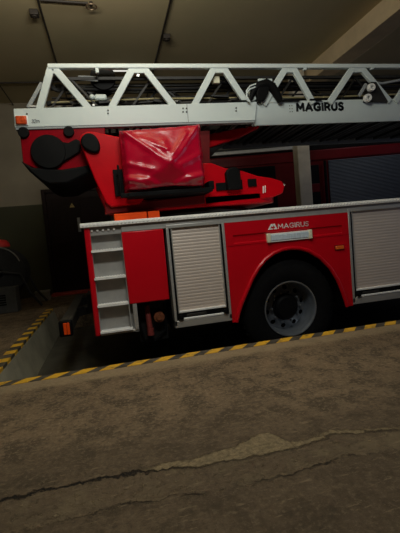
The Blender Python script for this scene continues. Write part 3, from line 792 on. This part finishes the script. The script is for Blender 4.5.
# twin guide rollers on the right
for q in [(372, 87), (368.5, 97.5)]:
    p = P(*q, 4.45); m = MB(); m.lathe_y([(.020, 4.44), (.042, 4.44), (.048, 4.46), (.048, 4.49), (.020, 4.49)], p.x, p.z, 28, True); m.build('guide_roller', M['white'], la)
m = MB(); m.prism([PX(*q, 4.5) for q in [(364, 102), (370, 82), (376, 82), (388, 102)]], 4.49, 4.53); m.build('roller_plate', M['grimeshade'], la, .006)
m = MB(); m.bar(P(359, 96, 4.48), P(366, 84, 4.48), .035, .03); m.build('roller_arm', M['grey'], la, .005)
m = MB(); m.sweep([P(*q, 4.52) for q in [(372, 82), (382, 83.5), (400, 80)]], .015, 8); m.build('guide_wire', M['grey'], la)
for q in [(97, 69.5), (305, 67), (372, 66.5)]:
    p = P(*q, 4.5); m = MB(); m.box(p.x - .018, p.x + .018, 4.49, 4.53, p.z - .035, zt0); m.build('rail_clip', M['plate'], la, .004)
p = P(138, 76, 4.5); MB().cyl((p.x, 4.5, p.z), (p.x, 4.48, p.z), .014, 12).build('bolt', M['chrome'], la)
m = MB()
for a, b in (((201, 102), (207, 102)), ((212, 102), (228, 101.5)), ((233, 101.5), (247, 101)), ((283, 101), (300, 100.5)), ((310, 100.5), (322, 100))):
    p, q = P(*a, 4.495), P(*b, 4.495); m.box(p.x, q.x, 4.494, 4.53, 2.517, 2.535)
m.build('slot_strip', M['black'], la)
for q in [(27, 114), (108, 110.5), (108, 113.5), (183, 108.5), (186.5, 108.5), (183, 112), (186.5, 112), (236, 108), (236, 111)]:
    p = P(*q, 4.5); m = MB(); m.cyl((p.x, 4.503, p.z), (p.x, 4.494, p.z), .009, 10); m.build('bolt', M['grimeshade'], la)
MB().box(.995, 1.003, 4.4975, 4.52, zb0 + .004, zb1 - .012).build('seam', M['grey'], la)
for dx in (0, .03):
    for dz in (0, .035, .07):
        m = MB(); m.cyl((2.255 + dx, 4.534, 2.40 + dz), (2.255 + dx, 4.526, 2.40 + dz), .006, 8); m.build('bolt', M['grimeshade'], la)
ol = part('end_lamp', la)
p, q = P(14.5, 115.5, 4.49), P(28.5, 125.5, 4.49)
MB().box(p.x, q.x, 4.482, 4.505, q.z, p.z).build('end_lamp', M['white'], la, .008)
MB().box(p.x + .008, q.x - .008, 4.462, 4.49, q.z + .008, p.z - .008).build('lamp_lens', M['redlens'], la, .012)
bpy.data.objects.remove(ol)
t0, t1 = P(31, 119.5, 4.5), P(39.5, 123, 4.5)
lettering('lettering', '32m', t0.x, t1.x, t1.z, t0.z, 4.4995, M['letter'], la, .14, .2, .2)['label'] = 'small grey model figure'
lettering('lettering', 'MAGIRUS', 2.335, 2.980, 2.394, 2.504, 4.530, M['letter'], la, .36, .36)['label'] = 'black maker lettering'

# ------------------------------------------------------------------ red vinyl cover over the operator seat
def tarp_mesh():
    m = MB(); nu, nv, nd = 72, 60, 20
    TL, TR, BL, BR = P(121, 129.5, 4.12), P(200, 123.5, 4.12), P(127.5, 190, 4.12), P(204.5, 185, 4.12)

    def seg(u, v, a, b):
        ax, ay = a; bx, by = b; dx, dy = bx - ax, by - ay
        t = max(0, min(1, ((u - ax) * dx + (v - ay) * dy) / (dx * dx + dy * dy)))
        return math.hypot(u - ax - t * dx, v - ay - t * dy), t

    T, CTL, CTR, CBL, CBR = (.55, .34), (.02, .97), (.98, .97), (.0, .0), (1.0, .0)
    tris = ((CTL, CTR, T, 0, 0, .15), (CTL, T, CBL, 0, .15, .035), (CTR, CBR, T, 0, .035, .15), (CBL, T, CBR, .035, .15, .035))

    def facet(u, v):
        best = None
        for a, b, c, ha, hb_, hc in tris:
            D = (b[1] - c[1]) * (a[0] - c[0]) + (c[0] - b[0]) * (a[1] - c[1])
            l1 = ((b[1] - c[1]) * (u - c[0]) + (c[0] - b[0]) * (v - c[1])) / D
            l2 = ((c[1] - a[1]) * (u - c[0]) + (a[0] - c[0]) * (v - c[1])) / D
            l3 = 1 - l1 - l2; q = min(l1, l2, l3)
            if best is None or q > best[0]: best = (q, max(0, l1 * ha + l2 * hb_ + l3 * hc))
        return best[1]

    def soft(u, v):
        r = .035
        return (2 * facet(u, v) + sum(facet(u + r * a, v + r * b) for a, b in ((1, 0), (-1, 0), (0, 1), (0, -1), (.7, .7), (-.7, .7), (.7, -.7), (-.7, -.7)))) / 10

    def front(u, v):
        d = soft(u, v)
        d1, t1 = seg(u, v, (.06, .93), (.53, .36)); d2, t2 = seg(u, v, (.95, .95), (.57, .36))
        d += .022 * math.exp(-(d1 / .04) ** 2) * (1 - .7 * t1) + .020 * math.exp(-(d2 / .04) ** 2) * (1 - .7 * t2)
        d3, t3 = seg(u, v, (.22, .84), (.52, .60)); d += .014 * math.exp(-(d3 / .035) ** 2)
        d3, t3 = seg(u, v, (.80, .86), (.60, .52)); d += .018 * math.exp(-(d3 / .035) ** 2)
        d3, t3 = seg(u, v, (.50, .74), (.56, .42)); d += .016 * math.exp(-(d3 / .05) ** 2)
        for c, r, am in (((.02, -.06), .26, .030), ((.02, -.10), .38, .026), ((.98, -.08), .28, .030), ((1.0, -.14), .42, .024)):
            q = math.hypot((u - c[0]), (v - c[1]) * 1.3); d += am * math.exp(-((q - r) / .05) ** 2)
        d1, t1 = seg(u, v, (.04, .42), (.30, .30)); d += .014 * math.exp(-(d1 / .04) ** 2)
        d1, t1 = seg(u, v, (.70, .34), (.98, .50)); d += .014 * math.exp(-(d1 / .05) ** 2)
        d += .008 * noise.noise(Vector((u * 4, v * 4, 3.1))) + .003 * noise.noise(Vector((u * 11, v * 9, 7)))
        e = min(u, 1 - u, 1 - v) / .055
        if e < 1: d -= .055 * (1 - math.sqrt(max(0, 1 - (1 - e) ** 2)))
        if v < .05: d -= .015 * (1 - v / .05)
        return d

    def pt(u, v):
        a = TL.lerp(TR, u); b = BL.lerp(BR, u); p = b.lerp(a, v)
        sag = -.012 * math.sin(u * math.pi) if v > .5 else -.008 * math.sin(u * 9)
        return Vector((p.x, 4.12 - front(u, v), p.z + sag * abs(v - .5) * 2))
    # front, wrapped to a back loop
    idx = {}
    for j in range(nv + 1):
        for i in range(nu + 1):
            idx[i, j] = len(m.v); m.v.append(pt(i / nu, j / nv))
    for j in range(nv):
        for i in range(nu): m.f.append((idx[i, j], idx[i + 1, j], idx[i + 1, j + 1], idx[i, j + 1]))
    loop = [(0, j) for j in range(nv + 1)] + [(i, nv) for i in range(1, nu + 1)] + [(nu, j) for j in range(nv - 1, -1, -1)]
    prev = [idx[q] for q in loop]; c = (TL + TR + BL + BR) / 4
    for k in range(1, nd + 1):
        f = k / nd; cur = []
        for q in loop:
            s = m.v[idx[q]]; r = Vector((s.x, s.y + (4.31 - s.y) * f, s.z))
            w_ = .010 * noise.noise(Vector((q[0] * .15, q[1] * .15, f * 4)))
            r += (Vector((s.x, 0, s.z)) - Vector((c.x, 0, c.z))).normalized() * (w_ + .018 * math.sin(min(1, f * 4) * math.pi / 2))
            cur.append(len(m.v)); m.v.append(r)
        for a in range(len(loop) - 1): m.f.append((prev[a], prev[a + 1], cur[a + 1], cur[a]))
        prev = cur
    return m


cv = tarp_mesh().build('seat_cover', M['tarp'], None, 0, 180)
tag(cv, 'glossy wrinkled red vinyl cover over the operator stand below the ladder', 'cover')
sd = cv.modifiers.new('thickness', 'SOLIDIFY'); sd.thickness = .004; sd.offset = -1
# operator stand underneath it
op = part('operator_stand', truck)
m = MB(); p = P(129, 190, 4.2); q = P(203, 186, 4.2)
m.box(p.x + .09, q.x - .09, 4.235, 4.30, q.z + .06, 2.08); m.build('seat_box', M['black'], op)
p, q = P(127.5, 190, 4.12), P(204.5, 185, 4.12); zf = min(p.z, q.z) - .028
m = MB(); m.box(p.x, q.x + .08, 4.09, 4.42, zf - .045, zf); m.box(q.x + .05, q.x + .11, 4.13, 4.34, zf - .02, zf + .07); m.bar((p.x - .062, 4.22, zf - .02), (p.x - .066, 4.22, p.z + .27), .022, .03); m.box(p.x - .075, p.x + .02, 4.13, 4.17, zf - .045, zf)
m.build('seat_frame', M['black'], op, .008)

# ------------------------------------------------------------------ second fire engine behind the column
bt = thing('fire_truck', 'dark second fire truck parked behind the beige column, with silver roof rail and slate shutter', 'fire truck', (4.6, 7.95, 0))
bt.rotation_euler.z = -.17
yV = 7.95
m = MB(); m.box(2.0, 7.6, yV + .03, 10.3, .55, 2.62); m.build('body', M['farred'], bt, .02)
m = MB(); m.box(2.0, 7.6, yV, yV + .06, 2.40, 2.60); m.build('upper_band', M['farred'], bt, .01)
m = MB(); m.box(4.25, 6.4, yV - .06, yV + .08, 2.76, 2.835); m.box(4.25, 4.4, yV - .07, yV - .04, 2.755, 2.84); m.build('roof_rail', M['trucksilver'], bt, .012)['label'] = 'silver roof rail'
m = MB(); m.box(2.2, 4.1, yV - .02, yV + .08, 2.66, 2.73); m.build('roof_edge', M['alud'], bt, .01)
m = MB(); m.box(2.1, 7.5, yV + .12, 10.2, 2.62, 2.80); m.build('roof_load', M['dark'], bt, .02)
for x0, x1 in ((4.76, 6.45), (6.55, 7.5)):
    pr = []; n = 60; h = 1.77 / n
    for i in range(n): pr += [(yV + .01, .60 + i * h), (yV - .004, .60 + (i + .5) * h)]
    pr += [(yV + .01, 2.37), (yV + .05, 2.37), (yV + .05, .60)]
    MB().prism_x(pr, x0, x1).build('roller_shutter', M['truckgrey'], bt)
m = MB(); m.box(2.15, 3.6, yV + .01, yV + .05, .7, 2.36); m.box(4.06, 4.55, yV + .01, yV + .05, .7, 2.30); m.build('compartment_opening', M['black'], bt, .01)
m = MB(); m.box(4.08, 4.54, yV - .0, yV + .03, 1.72, 1.90); m.build('stowed_gear', M['farred'], bt, .01)
m = MB(); m.cyl((4.66, yV - .05, .6), (4.66, yV - .05, 2.36), .03, 14); m.build('grab_pole', M['black'], bt)
m = MB(); m.sweep([(6.42, yV - .06, z) for z in (1.3, 1.7, 2.0)] + [(6.45, yV - .06, 2.12), (6.55, yV - .06, 2.2)], .035, 10); m.build('grab_handle', M['black'], bt)
for x in (2.9, 6.6):
    m = MB(); m.lathe_y([(.2, yV + .02), (.42, yV), (.5, yV + .05), (.5, yV + .28), (.2, yV + .3)], x, .5, 36); m.build('wheel', M['rubber'], bt)

# ------------------------------------------------------------------ left corner: pump trailer, cabinet, box
pt_ = thing('hose_reel', 'dark hose reel on a tubular frame by the olive wall, edge of the left platform', 'hose reel', (-1.95, 8.1, 0))
px, pz = -1.98, .68
m = MB(); m.lathe_y([(.06, 7.72), (.43, 7.72), (.44, 7.75), (.28, 7.77), (.28, 8.18), (.44, 8.20), (.43, 8.23), (.06, 8.23)], px, pz, 44); m.build('drum', M['pump'], pt_)
m = MB(); m.lathe_y([(.03, 7.66), (.07, 7.68), (.08, 7.74)], px, pz, 20); m.build('hub', M['black'], pt_)
for y in (7.68, 8.27):
    m = MB(); m.sweep([(px + .02, y, pz + .02), (px + .36, y, pz - .05), (px + .48, y, pz - .40), (px + .66, y, .02)], .022, 8); m.sweep([(px, y, pz), (px - .4, y, .02)], .022, 8); m.build('frame_leg', M['pump'], pt_)
m = MB(); m.sweep([(px + .40 * math.cos(a * .2), 7.70, pz + .46 * math.sin(a * .2)) for a in range(2, 13)], .012, 8); m.build('guard_hoop', M['alud'], pt_)
cn = tag(MB().lathe_z([(.15, 1.125), (.19, 1.14), (.18, 1.20), (.13, 1.26), (.04, 1.28)], -1.98, 7.95).build('safety_helmet', M['canister']), 'dull red helmet resting on top of the dark hose reel', 'helmet')
bx = thing('control_cabinet', 'dark grey cabinet with a black grille standing in front of the hose reel', 'cabinet', (-1.86, 7.5, 0))
MB().box(-2.05, -1.66, 7.35, 7.62, 0, .44).build('case', M['cabinet'], bx, .012)
m = MB(); m.box(-1.98, -1.83, 7.335, 7.352, .14, .32); m.build('grille', M['black'], bx)
for z in (.17, .21, .25, .29): MB().box(-1.98, -1.83, 7.328, 7.338, z - .006, z + .006).build('louvre', M['cabinet'], bx)
bb = thing('plastic_crate', 'small pale box on the floor between the hose reel and the door', 'box', (-1.44, 8.5, 0))
MB().box(-1.56, -1.30, 8.4, 8.62, 0, .17).build('case', mat('pale_box', (.28, .27, .24), .6), bb, .01)
MB().box(-1.57, -1.29, 8.39, 8.63, .17, .20).build('lid', mat('pale_lid', (.34, .33, .29), .6), bb, .008)
